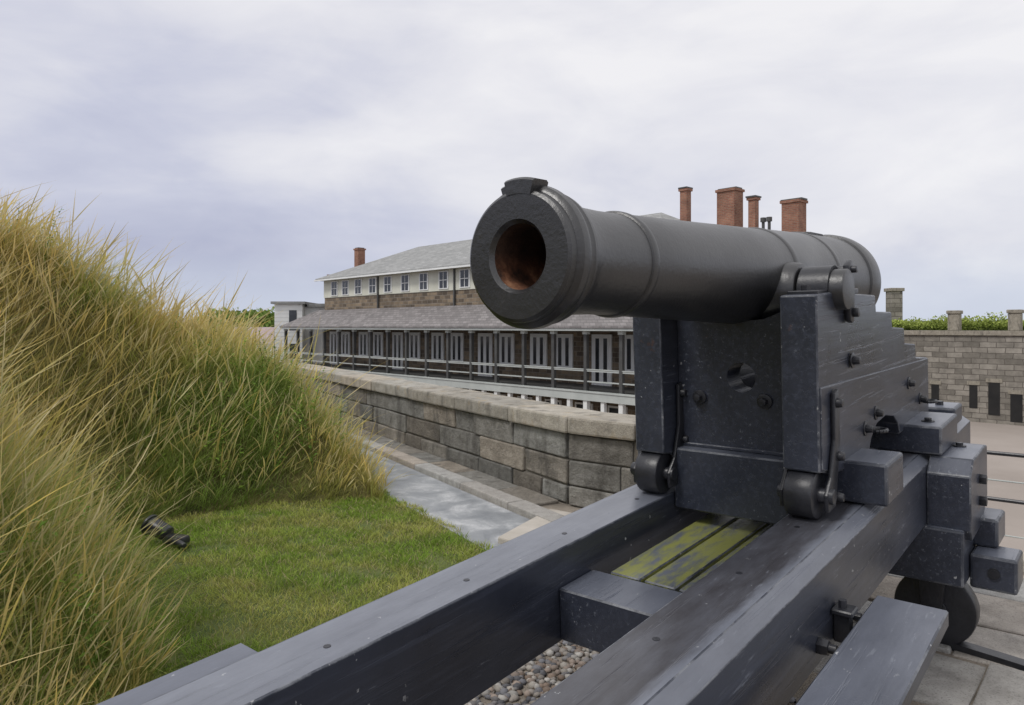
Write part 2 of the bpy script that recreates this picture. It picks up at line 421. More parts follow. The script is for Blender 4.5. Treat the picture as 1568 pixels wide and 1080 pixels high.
def transom():
    bm=bmesh.new(); hw=VI-.002; z0,z1=.18,.66; cy,cz=-.03,.455; R=.055
    angs=sorted(set([2*math.pi*i/48 for i in range(48)]+[math.atan2(zc-cz,yc-cy)%(2*math.pi) for yc in(-hw,hw) for zc in(z0,z1)]))
    rings=[]
    for x in (1.30,1.42):
        inn=[];o_=[]
        for a in angs:
            c,s=math.cos(a),math.sin(a)
            inn.append(bm.verts.new((x,cy+R*c,cz+R*s)))
            ts=[]
            if c>1e-9: ts.append((hw-cy)/c)
            if c<-1e-9: ts.append((-hw-cy)/c)
            if s>1e-9: ts.append((z1-cz)/s)
            if s<-1e-9: ts.append((z0-cz)/s)
            t=min(ts); o_.append(bm.verts.new((x,cy+t*c,cz+t*s)))
        rings.append((inn,o_))
    m=len(angs)
    for i in range(m):
        k=(i+1)%m
        for inn,o_ in rings: bm.faces.new([inn[i],o_[i],o_[k],inn[k]])
        f=bm.faces.new([rings[0][0][i],rings[1][0][i],rings[1][0][k],rings[0][0][k]])
        bm.faces.new([rings[0][1][i],rings[1][1][i],rings[1][1][k],rings[0][1][k]])
    add_prism(bm,[(-hw,.66),(-hw,.70),(-.19,.70),(-.12,.672),(0,.662),(.12,.672),(.19,.70),(hw,.70),(hw,.66)],'x',1.30,1.42)
    return finish(bm,'transom',M_PAINT,gun,None,F_S)
transom()
bm=bmesh.new()
add_box(bm,(1.235,1.40),(-VI+.002,VI-.002),(-.06,.176),.006)
add_box(bm,(1.29,1.41),(-VI+.004,VI-.004),(.1765,.19),.003)
add_box(bm,(1.42,1.66),(-.495,.495),(.008,.158),.010,segs=2)
add_box(bm,(2.34,2.74),(-.505,.505),(.008,.135),.010,segs=2)
add_box(bm,(2.45,2.62),(-VI,VI),(.14,.34),.008)
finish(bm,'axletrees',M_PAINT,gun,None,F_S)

bm=bmesh.new()
for s in (-1,1):
    y0,y1=sorted((s*.238,s*.335))
    add_cyl(bm,(1.20,y0,.082),(1.20,y1,.082),.082,seg=36,bev=.012)
    add_cyl(bm,(1.20,s*.20,.082),(1.20,s*.385,.082),.026,seg=14,bev=.004)
    for yy in (s*.364,s*.215):
        a,b=sorted((yy-.007,yy+.007))
        add_prism(bm,[(1.27,.42),(1.315,.43),(1.32,.25),(1.285,.12),(1.26,.035),(1.18,.03),(1.17,.09),(1.22,.14),(1.265,.26)],'y',a,b,.003)
        d=.026*(1 if abs(yy)>.3 else -1)*s
        for (uu,ww) in ((1.292,.385),(1.30,.20),(1.285,.06)):
            add_cyl(bm,(uu,yy,ww),(uu,yy+d,ww),.019,.014,seg=12,bev=.003)
def bolt(bm,u,w_,y,s,r=.018,l=.03):
    add_cyl(bm,(u,y,w_),(u,y+s*.006,w_),r*1.6,seg=18,bev=.002)
    add_cyl(bm,(u,y,w_),(u,y+s*l,w_),r,r*.75,seg=10,bev=.003)
for s in (-1,1):
    for (uu,ww) in ((1.54,.506),(1.86,.262),(1.70,.225),(2.45,.31),(2.69,.205)): bolt(bm,uu,ww,s*VO+s*.004,s)
    for (uu,ww) in ((1.75,.22),(2.72,.196)):
        for i in range(16):
            a0=2*math.pi*i/16;a1=2*math.pi*(i+1)/16
            add_cyl(bm,(uu+.035*math.cos(a0),s*(VO+.04)+.03*math.sin(a0),ww-.006),(uu+.035*math.cos(a1),s*(VO+.04)+.03*math.sin(a1),ww-.006),.007,seg=8)
    for uu,zz in ((2.46,.135),):
        add_cyl(bm,(uu,s*.43,zz-.004),(uu,s*.43,zz+.004),.028,seg=18); add_cyl(bm,(uu,s*.43,zz),(uu,s*.43,zz+.018),.015,seg=6,bev=.002)
for yy in (.135,-.12):
    add_cyl(bm,(1.30,yy,.372),(1.288,yy,.372),.028,seg=20,bev=.003)
    add_cyl(bm,(1.30,yy,.372),(1.265,yy,.372),.015,seg=6,bev=.002)
finish(bm,'carriage_ironwork',M_FIT,gun,30,F_S)

# slide (traversing platform)
RI,RO=.228,.452; U0,U1=-1.05,3.5; DEP=-.29
bm=bmesh.new()
for s in (-1,1):
    sec=[(s*RI,-.003),(s*(RI+.003),0),(s*(RO-.042),0),(s*RO,-.030),(s*RO,DEP),(s*RI,DEP)]
    add_prism(bm,sec,'x',U0,U1,.0025)
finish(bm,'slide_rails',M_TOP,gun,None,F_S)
bm=bmesh.new()
for (a,b,c,d) in ((.47,.66,-.12,-.285),(-1.0,-.80,-.08,-.285),(2.25,2.45,-.10,-.285),(3.28,3.495,-.02,-.285)):
    add_box(bm,(a,b),(-RI+.001,RI-.001),(d,c),.005)
for s in (-1,1):
    add_box(bm,(3.10,3.32),sorted((s*.26,s*.44)),(.002,.10),.012,segs=2)
    y0,y1=sorted((s*(RO+.001),s*.622))
    add_prism(bm,[(2.28,-.06),(2.28,-.30),(2.31,-.345),(2.60,-.345),(2.76,-.25),(2.76,-.01),(2.70,.0),(2.36,-.0)],'y',y0,y1,.007)
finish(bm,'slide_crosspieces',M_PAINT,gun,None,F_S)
bm=bmesh.new()
for (a,b) in ((-.20,-.085),(-.072,.035),(.048,.16)):
    add_box(bm,(.661,2.249),(a,b),(-.15,-.115),.004)
finish(bm,'slide_floor_planks',M_PLANK,gun,None,F_S)
bm=bmesh.new()
add_box(bm,(-1.0,1.17),(-.715,-.515),(-.255,-.205),.005)
add_box(bm,(-1.0,-.40),(.456,.56),(-.10,-.035),.005)
for uu in (-.6,.2,.95): add_box(bm,(uu,uu+.07),(-.70,-.453),(-.285,-.257),.004)
finish(bm,'footboards',M_PAINT,gun,None,F_S)
bm=bmesh.new()
for (uu,ww) in ((.79,-.235),(1.04,-.235)):
    add_cyl(bm,(uu,-RO,ww),(uu,-RO-.03,ww),.026,.022,seg=6,bev=.003)
    add_cyl(bm,(uu,-RO,ww),(uu,-RO-.05,ww),.013,seg=12)
add_box(bm,(.92,.945),(-.505,-.454),(-.275,-.17),.004); add_box(bm,(.90,.965),(-.515,-.454),(-.185,-.168),.004)
add_cyl(bm,(.93,-.48,-.17),(.93,-.48,-.145),.012,seg=8)
for s in (-1,1):
    for ww in (-.12,-.22): add_cyl(bm,(2.52,s*.62,ww),(2.52,s*.65,ww),.022,seg=6,bev=.003)
    add_cyl(bm,(3.2,s*.35,.1),(3.2,s*.35,.12),.02,seg=6)
    for (uu,vv_) in ((2.62,.53),):
        add_cyl(bm,(uu,s*vv_,-.004),(uu,s*vv_,.006),.028,seg=18); add_cyl(bm,(uu,s*vv_,0),(uu,s*vv_,.018),.015,seg=6)
    for i in range(9):
        uu=-.8+.47*i
        add_cyl(bm,(uu,s*.30,-.002),(uu,s*.30,.0012),.009,seg=12)
finish(bm,'slide_ironwork',M_FIT,gun,30,F_S)
bm=bmesh.new()
add_box(bm,(2.26,2.52),(-.598,.598),(.38,.622),.010,segs=2)
for s in (-1,1):
    add_box(bm,(2.40,2.62),sorted((s*.60,s*.775)),(.35,.50),.012,segs=2)
    add_box(bm,(2.545,2.80),sorted((s*.45,s*.69)),(.502,.63),.012,segs=2)
add_box(bm,(2.525,2.76),(-.598,.598),(.36,.50),.010,segs=2)
add_box(bm,(-.95,-.70),(-.60,.60),(.28,.36),.01)
add_box(bm,(-.92,-.73),(-.15,.15),(.02,.28),.01)
add_box(bm,(-.92,-.74),(-.45,-.23),(.36,.425),.006); add_box(bm,(-.92,-.74),(.23,.45),(.36,.425),.006)
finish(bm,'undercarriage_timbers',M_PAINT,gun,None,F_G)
bm=bmesh.new()
for s in (-1,1):
    cy=s*.44
    add_cyl(bm,(2.53,-cy,.178),(2.63,-cy,.178),.172,seg=48,bev=.012)
    add_cyl(bm,(2.515,-cy,.178),(2.645,-cy,.178),.055,seg=24,bev=.006)
    add_cyl(bm,(2.45,-cy,.178),(2.71,-cy,.178),.022,seg=16)
    for a,b in ((2.465,2.49),(2.67,2.695)):
        add_prism(bm,[(-cy-.06,.379),(-cy+.06,.379),(-cy+.035,.14),(-cy-.035,.14)],'x',a,b,.003)
    add_cyl(bm,(2.39,s*.69,.43),(2.41,s*.69,.43),.024,seg=12); 
finish(bm,'truck_wheels',M_FIT,gun,30,F_G)

# ---------------------------------------------------------------- terrace + ground
WD=Vector((-.5125,.8587)); WP=Vector((.46,6.05)); WN=Vector((-.8587,-.5125))
def wl(t,d,z=0): 
    p=WP+WD*t+WN*d; return (p.x,p.y,z)
bm=bmesh.new()
S=1500
vs=[bm.verts.new((x,y,-5.5)) for x,y in((-S,-S),(S,-S),(S,S),(-S,S))]; bm.faces.new(vs)
finish(bm,'ground',M_PARADE)
pa=uv2w(4.2,30); pb=uv2w(4.2,-2.55); pc=wl(0,-.52); pd=wl(75,-.52)
poly=[(-60,-25),(pa[0],-25),pa,pb,(pc[0],pc[1]),(pd[0],pd[1]),(-60,60)]
bm=bmesh.new(); add_prism(bm,poly,'z',-5.49,0); finish(bm,'terrace',M_DIRT)
def strip(name,t0,t1,d0,d1,z0,z1,mat,parent=None,bev=.0):
    bm=bmesh.new()
    M=Matrix(((WD.x,WN.x,0,WP.x),(WD.y,WN.y,0,WP.y),(0,0,1,0),(0,0,0,1)))
    t=bmesh.new(); add_box(t,(t0,t1),(d0,d1),(z0,z1),bev); _app(bm,t,0,M)
    return finish(bm,name,mat,parent)
strip('path',-1.3,40,.50,1.16,-.02,.006,M_PATH)
def colorbox_obj(name,boxes,mat,matrix=None,parent=None,bev=.012,jit=.004,lo=.75,hi=1.2,warm=.06):
    bm=bmesh.new(); lay=bm.verts.layers.float_color.new('Col')
    for (x,y,z) in boxes:
        n0=len(bm.verts); add_box(bm,x,y,z,bev,0,None,jit,2)
        bm.verts.ensure_lookup_table()
        k=random.uniform(lo,hi); q=random.uniform(-warm,warm)
        for v in bm.verts[n0:]: v[lay]=(k*(1+q),k,k*(1-q),1)
    return finish(bm,name,mat,parent,None,matrix)
MW=Matrix(((WD.x,-WN.x,0,WP.x),(WD.y,-WN.y,0,WP.y),(0,0,1,0),(0,0,0,1)))
wall=empty('stone_parapet_wall')
def courses(L0,L1,rows,thick,joint=.012,lmin=.45,lmax=1.05):
    out=[]
    for (z0,z1) in rows:
        x=L0
        first=True
        while x<L1-.02:
            l=random.uniform(lmin,lmax); 
            if first: l*=random.uniform(.5,1); first=False
            e=min(x+l,L1)
            if L1-e<.15: e=L1
            dy=random.uniform(0,.022)
            out.append(((x+joint/2,e-joint/2),(dy,thick),(z0+joint/2,z1-joint/2)))
            x=e
    return out
rows=[(0.0,.17),(.17,.39),(.39,.605)]
colorbox_obj('blocks',courses(0.04,40,rows,.46),M_WALLST,MW,wall,bev=.014,lo=.62,hi=1.25,jit=.008,warm=.07)
colorbox_obj('coping',courses(-.03,40,[(.605,.755)],.52,.008,.8,1.4),M_COPING,MW@Matrix.Translation((0,-.05,0)),wall,.02,.005,.85,1.12,.04)
bm=bmesh.new(); add_box(bm,(.05,40),(.035,.44),(-.3,.60)); finish(bm,'core',M_MORTAR,wall,None,MW)
MR=Matrix(((RV.x,AU.x,0,WP.x),(RV.y,AU.y,0,WP.y),(0,0,1,0),(0,0,0,1)))
colorbox_obj('return_blocks',courses(0.0,1.75,rows,.46),M_WALLST,MR,wall,lo=.65,hi=1.25)
colorbox_obj('return_coping',courses(0.02,1.78,[(.605,.753)],.52,.008,.7,1.0),M_COPING,MR@Matrix.Translation((0,-.05,0)),wall,.02,.003,.9,1.1,.03)
bm=bmesh.new(); add_box(bm,(.03,1.72),(.035,.44),(-.3,.60)); finish(bm,'return_core',M_MORTAR,wall,None,MR)
MK=Matrix(((WD.x,WN.x,0,WP.x),(WD.y,WN.y,0,WP.y),(0,0,1,0),(0,0,0,1)))
ks=[]
x=-.6
while x<36:
    l=random.uniform(.7,1.2); ks.append(((x+.006,x+l-.006),(.32,.49),(-.05,.062))); x+=l
colorbox_obj('stone_kerb',ks,M_FLAG,MK,None,.012,.003,1.0,1.2)
ks=[];x=0.1
while x<36:
    l=random.uniform(.5,.9); ks.append(((x+.006,x+l-.006),(.005,.31),(-.05,.03))); x+=l
colorbox_obj('gutter_stones',ks,M_WALLST,MK,None,.012,.004,.95,1.2)
bm=bmesh.new(); add_prism(bm,[(-.10,5.0),(.30,5.78),(1.35,5.0),(.85,4.1)],'z',-.03,.05,.012)
finish(bm,'concrete_slab',M_CONC)

fl=[]
uu=1.9
while uu<4.1:
    d=random.uniform(.45,.7); d=min(d,4.12-uu); v_=-.2
    while v_<7:
        l=random.uniform(.6,1.1); fl.append(((uu+.008,uu+d-.008),(-(v_+l-.008),-(v_+.008)),(-.03,.012+random.uniform(0,.006)))); v_+=l
    uu+=d
    if 4.12-uu<.1: break
colorbox_obj('flagstones',fl,M_FLAG,F_G,None,.008,.016,.85,1.35)
ed=[];v_=-1.2
while v_<9:
    ed.append(((4.0,4.22),(-(v_+1.2-.006),-(v_+.006)),(.0,.09))); v_+=1.2
colorbox_obj('terrace_kerb',ed,M_COPING,F_G,None,.012,.003,1.15,1.35)
bm=bmesh.new()
prev=None
for i in range(65):
    a=math.radians(-62+66*i/64)
    row=[]
    for r,zz in ((3.44,0.0),(3.44,.034),(3.51,.034),(3.51,0.0)):
        row.append(bm.verts.new((-.87+r*math.cos(a),r*math.sin(a),zz)))
    if prev:
        for k in range(3): bm.faces.new([prev[k],row[k],row[k+1],prev[k+1]])
    prev=row
finish(bm,'iron_racer_track',M_FIT,None,None,F_G)
rl=empty('iron_railing')
bm=bmesh.new()
for zz,r in ((.70,.013),(.41,.013)): add_cyl(bm,(4.12,1.2,zz),(4.12,-9,zz),r,seg=10)
for v_ in (-1.15,2.4,5.0,8.5): add_cyl(bm,(4.12,-v_,0.05),(4.12,-v_,.78),.022,seg=12)
finish(bm,'bars',M_FIT,rl,30,F_G)
bm=bmesh.new()
for zz in (.53,.19): add_cyl(bm,(4.12,1.2,zz),(4.12,-9,zz),.005,seg=8)
finish(bm,'wires',M_TRIM,rl,30,F_G)

# pebbles
ico=bmesh.new(); bmesh.ops.create_icosphere(ico,subdivisions=1,radius=1)
ico.verts.ensure_lookup_table()
iv=np.array([v.co[:] for v in ico.verts]); inf=np.array([[v.index for v in f.verts] for f in ico.faces]); ico.free()
Np=9000
pu=rng.uniform(-.9,1.6,Np); pv=rng.uniform(-1.22,.5,Np)
px=MX+AU.x*pu+RV.x*pv; py=MY+AU.y*pu+RV.y*pv
Vs=[];Fs=[];Cs=[]
pal=np.array([(.30,.27,.24),(.20,.19,.19),(.40,.37,.33),(.24,.18,.14),(.11,.11,.12),(.46,.44,.41),(.31,.25,.21),(.22,.22,.24)])*.85
sc=rng.uniform(.010,.023,Np); 
for i in range(Np):
    s=sc[i]*np.array([rng.uniform(.8,1.4),rng.uniform(.8,1.2),rng.uniform(.5,.8)])
    a=rng.uniform(0,6.28); c_,s_=math.cos(a),math.sin(a)
    P=iv*s*(1+rng.uniform(-.13,.13,(len(iv),1)))
    P=np.stack([P[:,0]*c_-P[:,1]*s_+px[i],P[:,0]*s_+P[:,1]*c_+py[i],P[:,2]+sc[i]*.35],1)
    Vs.append(P);Fs.append(inf+i*len(iv)); Cs.append(np.tile(pal[rng.integers(len(pal))]*rng.uniform(.7,1.2),(len(iv),1)))
po=np_mesh('gravel',np.concatenate(Vs),np.concatenate(Fs),np.concatenate(Cs),M_PEB)
po.data.polygons.foreach_set('use_smooth',[True]*len(po.data.polygons))

# ---------------------------------------------------------------- grass mound
toe=np.array([(-1.75,-6),(-1.6,0),(-1.32,2.2),(-1.42,2.87),(-1.6,3.2),(-2.15,4.1),(-2.84,4.85),(-2.90,5.3),(-2.5,5.75),(-1.97,6.12),(-1.08,6.2),(-1.26,6.9),(-2.33,8.75),(-4.4,12.2),(-9.2,20),(-30.5,55),(-60,60),(-60,-6)])
def sdist(x,y):
    d=np.full(x.shape,1e9); ins=np.zeros(x.shape,bool); m=len(toe)
    for i in range(m):
        ax,ay=toe[i]; bx,by=toe[(i+1)%m]
        ex,ey=bx-ax,by-ay
        t=np.clip(((x-ax)*ex+(y-ay)*ey)/(ex*ex+ey*ey),0,1)
        d=np.minimum(d,np.hypot(x-ax-t*ex,y-ay-t*ey))
        c=((ay>y)!=(by>y))&(x<(bx-ax)*(y-ay)/(by-ay+1e-12)+ax)
        ins^=c
    return np.where(ins,d,-d)
def sm(t): t=np.clip(t,0,1); return t*t*(3-2*t)
def mh(x,y):
    s=sdist(x,y)
    A=sm((-x-3.0)/1.25)*(1-sm((y-6.0)/2.4))
    hpx=1.14+1.12*A
    hpn=2.1*(1-sm((y-3.4)/1.9))
    hp=np.maximum(hpx,hpn)
    wd=2.2-.75*sm((y-5.0)/1.5)
    r=hp*sm(.12+ s/wd)-hp*.0398
    return np.where(s>0,r+.07*snoise(x,y,1.7,3)*np.clip(s,0,1),-.08),s
xs=np.arange(-14,-.7,.12); ys=np.arange(-2,26,.12)
X,Y=np.meshgrid(xs,ys); Z,Sd=mh(X.ravel(),Y.ravel())
V=np.stack([X.ravel(),Y.ravel(),Z],1)
I=np.arange(len(xs)*len(ys)).reshape(len(ys),len(xs))
F=np.stack([I[:-1,:-1],I[:-1,1:],I[1:,1:],I[1:,:-1]],-1).reshape(-1,4)
F=F[(Sd[F]>-.2).all(axis=1)]
used=np.unique(F); rm=np.zeros(len(V),int); rm[used]=np.arange(len(used))
mo=np_mesh('grass_hill',V[used],rm[F],None,M_SOIL); mo.data.polygons.foreach_set('use_smooth',[True]*len(mo.data.polygons))

def blades(x,y,z,L,W,az,lean,droop,widths,colb,colt,name,mat,K=5,curl=0):
    n_=len(x)
    tw=rng.uniform(0,math.pi,n_)
    wx=np.cos(tw);wy=np.sin(tw)
    cu=rng.normal(0,1,n_)*curl
    Vr=[];Cr=[]
    for j in range(K):
        t=j/(K-1)
        hz=L*(lean*t+droop*t*t)
        dx=np.cos(az+cu*t);dy=np.sin(az+cu*t)
        vz=L*(t-.45*droop*t*t-.15*lean*t)
        cxp=x+dx*hz; cyp=y+dy*hz; czp=z+vz
        ww=W*widths[j]
        Vr.append(np.stack([cxp-wx*ww,cyp-wy*ww,czp],1)); Vr.append(np.stack([cxp+wx*ww,cyp+wy*ww,czp],1))
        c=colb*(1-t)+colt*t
        Cr.append(c);Cr.append(c)
    V=np.stack(Vr,1).reshape(-1,3); C=np.stack(Cr,1).reshape(-1,3)
    base=(np.arange(n_)*2*K)[:,None]
    F=np.concatenate([base+np.array([2*j,2*j+1,2*j+3,2*j+2]) for j in range(K-1)],1).reshape(-1,4)
    return np_mesh(name,V,F,C,mat)
def lerp(a,b,t): return a*(1-t)[:,None]+b*t[:,None]
GOLD=np.array((.70,.53,.17));TAN=np.array((.82,.71,.46));GRN=np.array((.19,.31,.05));YG=np.array((.46,.48,.12));ORG=np.array((.64,.38,.14))
def sample(N_,kmin,kmax,y0,y1,pw=1.0):
    k=rng.uniform(kmin,kmax,N_); Y=y0+(y1-y0)*rng.uniform(0,1,N_)**pw
    return k*Y,Y
def hillcol(x,y,tv,s):
    m=len(x)
    g=sm(.5+.8*snoise(x,y,2.1,11)+.4*tv[:,0]); o=sm(.38+.7*snoise(x,y,1.5,21)+.5*tv[:,1])
    c=lerp(np.tile(GOLD,(m,1)),np.tile(YG,(m,1)),g)
    c=lerp(c,np.tile(ORG,(m,1)),o*.55*(1-g))
    p1=np.exp(-(((x+2.4)/.6)**2+((y-6.5)/.9)**2)); p2=np.exp(-(((x+1.8)/.45)**2+((y-3.5)/.8)**2)); p3=np.exp(-(((x+2.75)/.5)**2+((y-4.9)/.6)**2))
    base=.38*np.exp(-(s/.75)**2)
    gg=np.clip(p1*.85+p2*.7+p3*.75+base+.75*sm(.12+1.8*snoise(x,y,3.1,5)+.7*tv[:,2]),0,.95)
    return lerp(c,np.tile(GRN*1.25,(m,1)),gg)
hill=empty('tall_grass')
def tall(N_,nm,Lr,Wd,stalk=False,y1=14,per=34,spread=.045):
    T=max(1,N_//per)
    tx,ty=sample(T,-1.0,-.08,1.6,y1)
    tvar=rng.normal(0,1,(T,4)); tlen=rng.uniform(.6,1.25,T); taz=rng.normal(-.3,1.0,T); tln=np.abs(rng.normal(.18,.14,T))
    idx=np.repeat(np.arange(T),per)
    ox=rng.normal(0,spread,len(idx)); oy=rng.normal(0,spread,len(idx))
    x=tx[idx]+ox; y=ty[idx]+oy
    z,s=mh(x,y); keep=(s>.02)
    x,y,z,s,idx,ox,oy=[a[keep] for a in (x,y,z,s,idx,ox,oy)]; m=len(x)
    ht=Lr*(rng.uniform(.45,1.15,m))*tlen[idx]*(.8+.45*sm(.5+snoise(x,y,2.6,8)))
    ht*=np.clip(.5+s*1.1,.45,1)
    lean0=np.abs(rng.normal(.27,.21,m)); a0=np.arctan2(oy,ox)+rng.normal(0,.5,m)
    vx=np.cos(a0)*lean0+np.cos(taz[idx])*tln[idx]+.08; vy=np.sin(a0)*lean0+np.sin(taz[idx])*tln[idx]
    az=np.arctan2(vy,vx); lean=np.hypot(vx,vy)
    droop=np.abs(rng.normal(.38,.32,m)).clip(0,1.1)
    tv=tvar[idx]*.5
    col=hillcol(x,y,tv,s)*(rng.uniform(.65,1.25,m)*(1+.18*tvar[idx,3]).clip(.55,1.45))[:,None]
    W=Wd*np.maximum(1,y/4.4)*rng.uniform(.7,1.3,m)
    if stalk:
        colt=lerp(np.tile(TAN,(m,1)),np.tile(GOLD*1.1,(m,1)),rng.uniform(0,1,m))*rng.uniform(.75,1.15,m)[:,None]
        droop*=.6
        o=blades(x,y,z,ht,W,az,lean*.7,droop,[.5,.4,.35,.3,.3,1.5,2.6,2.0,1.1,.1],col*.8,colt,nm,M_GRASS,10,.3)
    else:
        dry=rng.uniform(0,1,m)**1.5
        colt=lerp(col*1.25,np.tile(TAN,(m,1)),dry*.45)
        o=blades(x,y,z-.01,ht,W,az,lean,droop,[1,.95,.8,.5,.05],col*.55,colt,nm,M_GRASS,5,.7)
    o.parent=hill
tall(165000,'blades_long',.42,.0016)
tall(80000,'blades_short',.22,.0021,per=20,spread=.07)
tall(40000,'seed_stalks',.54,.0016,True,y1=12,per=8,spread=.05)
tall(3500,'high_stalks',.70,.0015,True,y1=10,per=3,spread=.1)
# lawn
lx,ly=sample(180000,-.80,.30,2.3,6.6,.9)
_,s=mh(lx,ly)
vv=(lx-MX)*RV.x+(ly-MY)*RV.y
dw=(lx-WP.x)*WN.x+(ly-WP.y)*WN.y
kp=(s<.12)&(vv<-1.22+.05*snoise(lx,ly,7,9))&(dw>1.12+.05*snoise(lx,ly,9,2))&(lx<.2)
kp&=~((rng.uniform(0,1,len(lx))<.65)&(snoise(lx,ly,5.5,61)>.45))
lx,ly=lx[kp],ly[kp]; m=len(lx)
lc=lerp(np.tile(np.array((.28,.41,.07)),(m,1)),np.tile(np.array((.52,.51,.16)),(m,1)),sm(.45+.9*snoise(lx,ly,4,40))*.85)
lc*=(rng.uniform(.65,1.35,m)*(1+.25*snoise(lx,ly,9,77)))[:,None]
dryl=rng.uniform(0,1,m)<.13; lc[dryl]=np.array((.58,.5,.28))
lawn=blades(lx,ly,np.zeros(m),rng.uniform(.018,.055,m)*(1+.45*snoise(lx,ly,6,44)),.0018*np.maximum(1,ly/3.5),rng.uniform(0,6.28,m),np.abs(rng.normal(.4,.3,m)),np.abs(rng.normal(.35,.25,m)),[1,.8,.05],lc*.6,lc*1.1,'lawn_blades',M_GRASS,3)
bm=bmesh.new()
a_=wl(9,1.16); b_=wl(-1.0,1.16); q1=uv2w(2.75,-1.23); q2=uv2w(-3,-1.23)
add_prism(bm,[(a_[0],a_[1]),(b_[0],b_[1]),q1,q2,(-5,-3),(-6,8)],'z',-.03,.004)
lawnb=finish(bm,'lawn',M_LAWNB); lawn.parent=lawnb

def weeds():
    Vs=[];Fs=[];Cs=[];nv=0
    spots=[]
    for i in range(40): spots.append((-2.35+rng.normal(0,.35),6.4+rng.normal(0,.5),rng.uniform(.35,.65),1.2))
    for i in range(24): spots.append((-1.85+rng.normal(0,.22),3.4+rng.normal(0,.45),rng.uniform(.25,.48),.9))
    for i in range(20): spots.append((-2.8+rng.normal(0,.2),4.7+rng.normal(0,.35),rng.uniform(.35,.55),1.0))
    for i in range(100):
        x,y=sample(1,-.75,-.2,2.6,9); spots.append((x[0],y[0],rng.uniform(.25,.5),1.0))
    for (x,y,h,ls) in spots:
        z,s=mh(np.array([x]),np.array([y]))
        if s[0]<.03: continue
        z=z[0]; lx_,ly_=rng.normal(0,.12),rng.normal(0,.12)
        g=np.array((.14,.24,.05))*rng.uniform(.7,1.4)+np.array((.05,.03,0))*rng.uniform(0,1)
        def P(t): return np.array((x+lx_*t*t,y+ly_*t*t,z+h*t))
        for j in range(5):
            a,b=P(j/5),P((j+1)/5); r=.004*(1-j/6)
            q=[a+(-r,0,0),a+(r,0,0),b+(r,0,0),b+(-r,0,0)]
            Vs+=q;Fs.append([nv,nv+1,nv+2,nv+3]);Cs+=[g*.7]*4;nv+=4
        nl=int(h*42)
        for j in range(nl):
            t=.12+.88*j/nl; c=P(t); a=j*2.4+rng.uniform(-.3,.3); L=ls*rng.uniform(.05,.10)*(1.15-.6*t)
            d=np.array((math.cos(a),math.sin(a),.55)); sd=np.array((-math.sin(a),math.cos(a),0))*L*.17
            mid=c+d*L*.5; tip=c+d*L+np.array((0,0,-.35*L))
            gg=g*rng.uniform(.7,1.3)
            Vs+=[c,mid-sd,tip,mid+sd];Fs.append([nv,nv+1,nv+2,nv+3]);Cs+=[gg]*4;nv+=4
    return np_mesh('weeds',np.array(Vs),np.array(Fs),np.array(Cs),M_FOL)
weeds()

fl_=empty('garden_floodlight',Matrix.Translation((-2.36,4.93,.03))@Matrix.Rotation(-.35,4,'Z')@Matrix.Scale(1.2,4))
bm=bmesh.new()
add_cyl(bm,(-.10,0,.09),(.03,0,.05),.052,.042,seg=24,bev=.012)
add_cyl(bm,(-.118,0,.094),(-.10,0,.088),.06,seg=24,bev=.006)
add_box(bm,(.0,.15),(-.03,.04),(0,.05),.015,segs=2)
add_cyl(bm,(.03,0,.03),(.20,-.06,.02),.022,.014,seg=12,bev=.004)
finish(bm,'housing',M_FIT,fl_,35)

# ---------------------------------------------------------------- barracks
BD=Vector((-.672,.741)).normalized()
F_H=Matrix(((BD.x,-BD.y,0,5.1),(BD.y,BD.x,0,31),(0,0,1,0),(0,0,0,1)))
bk=empty('barracks_building',F_H)
def bo(name,boxes,mat,bev=0,par=None):
    bm=bmesh.new()
    for b in boxes: add_box(bm,*b,bev)
    return finish(bm,name,mat,par or bk)
bo('stone_walls',[((1,33),(-15,-3),(-5.5,3.75)),((-5,.998),(-11,-3.0),(-5.5,3.3))],M_IRONST)
bo('cream_storey',[((.95,33.05),(-15.05,-2.95),(3.752,5.1)),((-5.05,.945),(-11.05,-2.95),(3.302,4.45))],M_CREAM)
def hip(bm,x0,x1,y0,y1,z0,z1,rx0,rx1,th=.14):
    ym=(y0+y1)/2
    e=[(x0,y0,z0),(x1,y0,z0),(x1,y1,z0),(x0,y1,z0)]
    E=[bm.verts.new(p) for p in e]; L=[bm.verts.new((p[0],p[1],z0-th)) for p in e]
    R0=bm.verts.new((rx0,ym,z1));R1=bm.verts.new((rx1,ym,z1))
    bm.faces.new([E[0],E[1],R1,R0]);bm.faces.new([E[2],E[3],R0,R1]);bm.faces.new([E[1],E[2],R1]);bm.faces.new([E[3],E[0],R0])
    for i in range(4): bm.faces.new([E[i],L[i],L[(i+1)%4],E[(i+1)%4]])
    bm.faces.new(L)
bm=bmesh.new(); hip(bm,.4,33.5,-15.5,-2.45,5.24,7.9,5.0,28.7); hip(bm,-5.4,.39,-11.4,-2.6,4.6,5.9,-3.5,.3)
finish(bm,'roof',M_SHING,bk)
bm=bmesh.new()
add_prism(bm,[(.35,1.42),(.35,1.50),(-2.93,2.80),(-2.93,2.68)],'x',-5.4,33.9)
finish(bm,'verandah_roof',M_LEAN,bk)
T0=.59; SP=2.07
up_=[];lo_=[];tr=[]
for i in range(-2,17):
    t=T0+SP*i
    up_.append(((t-.09,t+.09),(-.19,0),(-1.44,1.28)))
    lo_.append(((t-.12,t+.12),(-.24,0),(-5.5,-1.86)))
    lo_.append(((t+SP/2-.10,t+SP/2+.10),(-.20,0),(-5.5,-1.86)))
    tr.append(((t-.14,t+.14),(-.2,.02),(1.14,1.28)))
bo('verandah_posts',up_,M_POST,.01); bo('lower_posts',lo_,M_WHITE,.01); 
x0,x1=-5.0,33.85
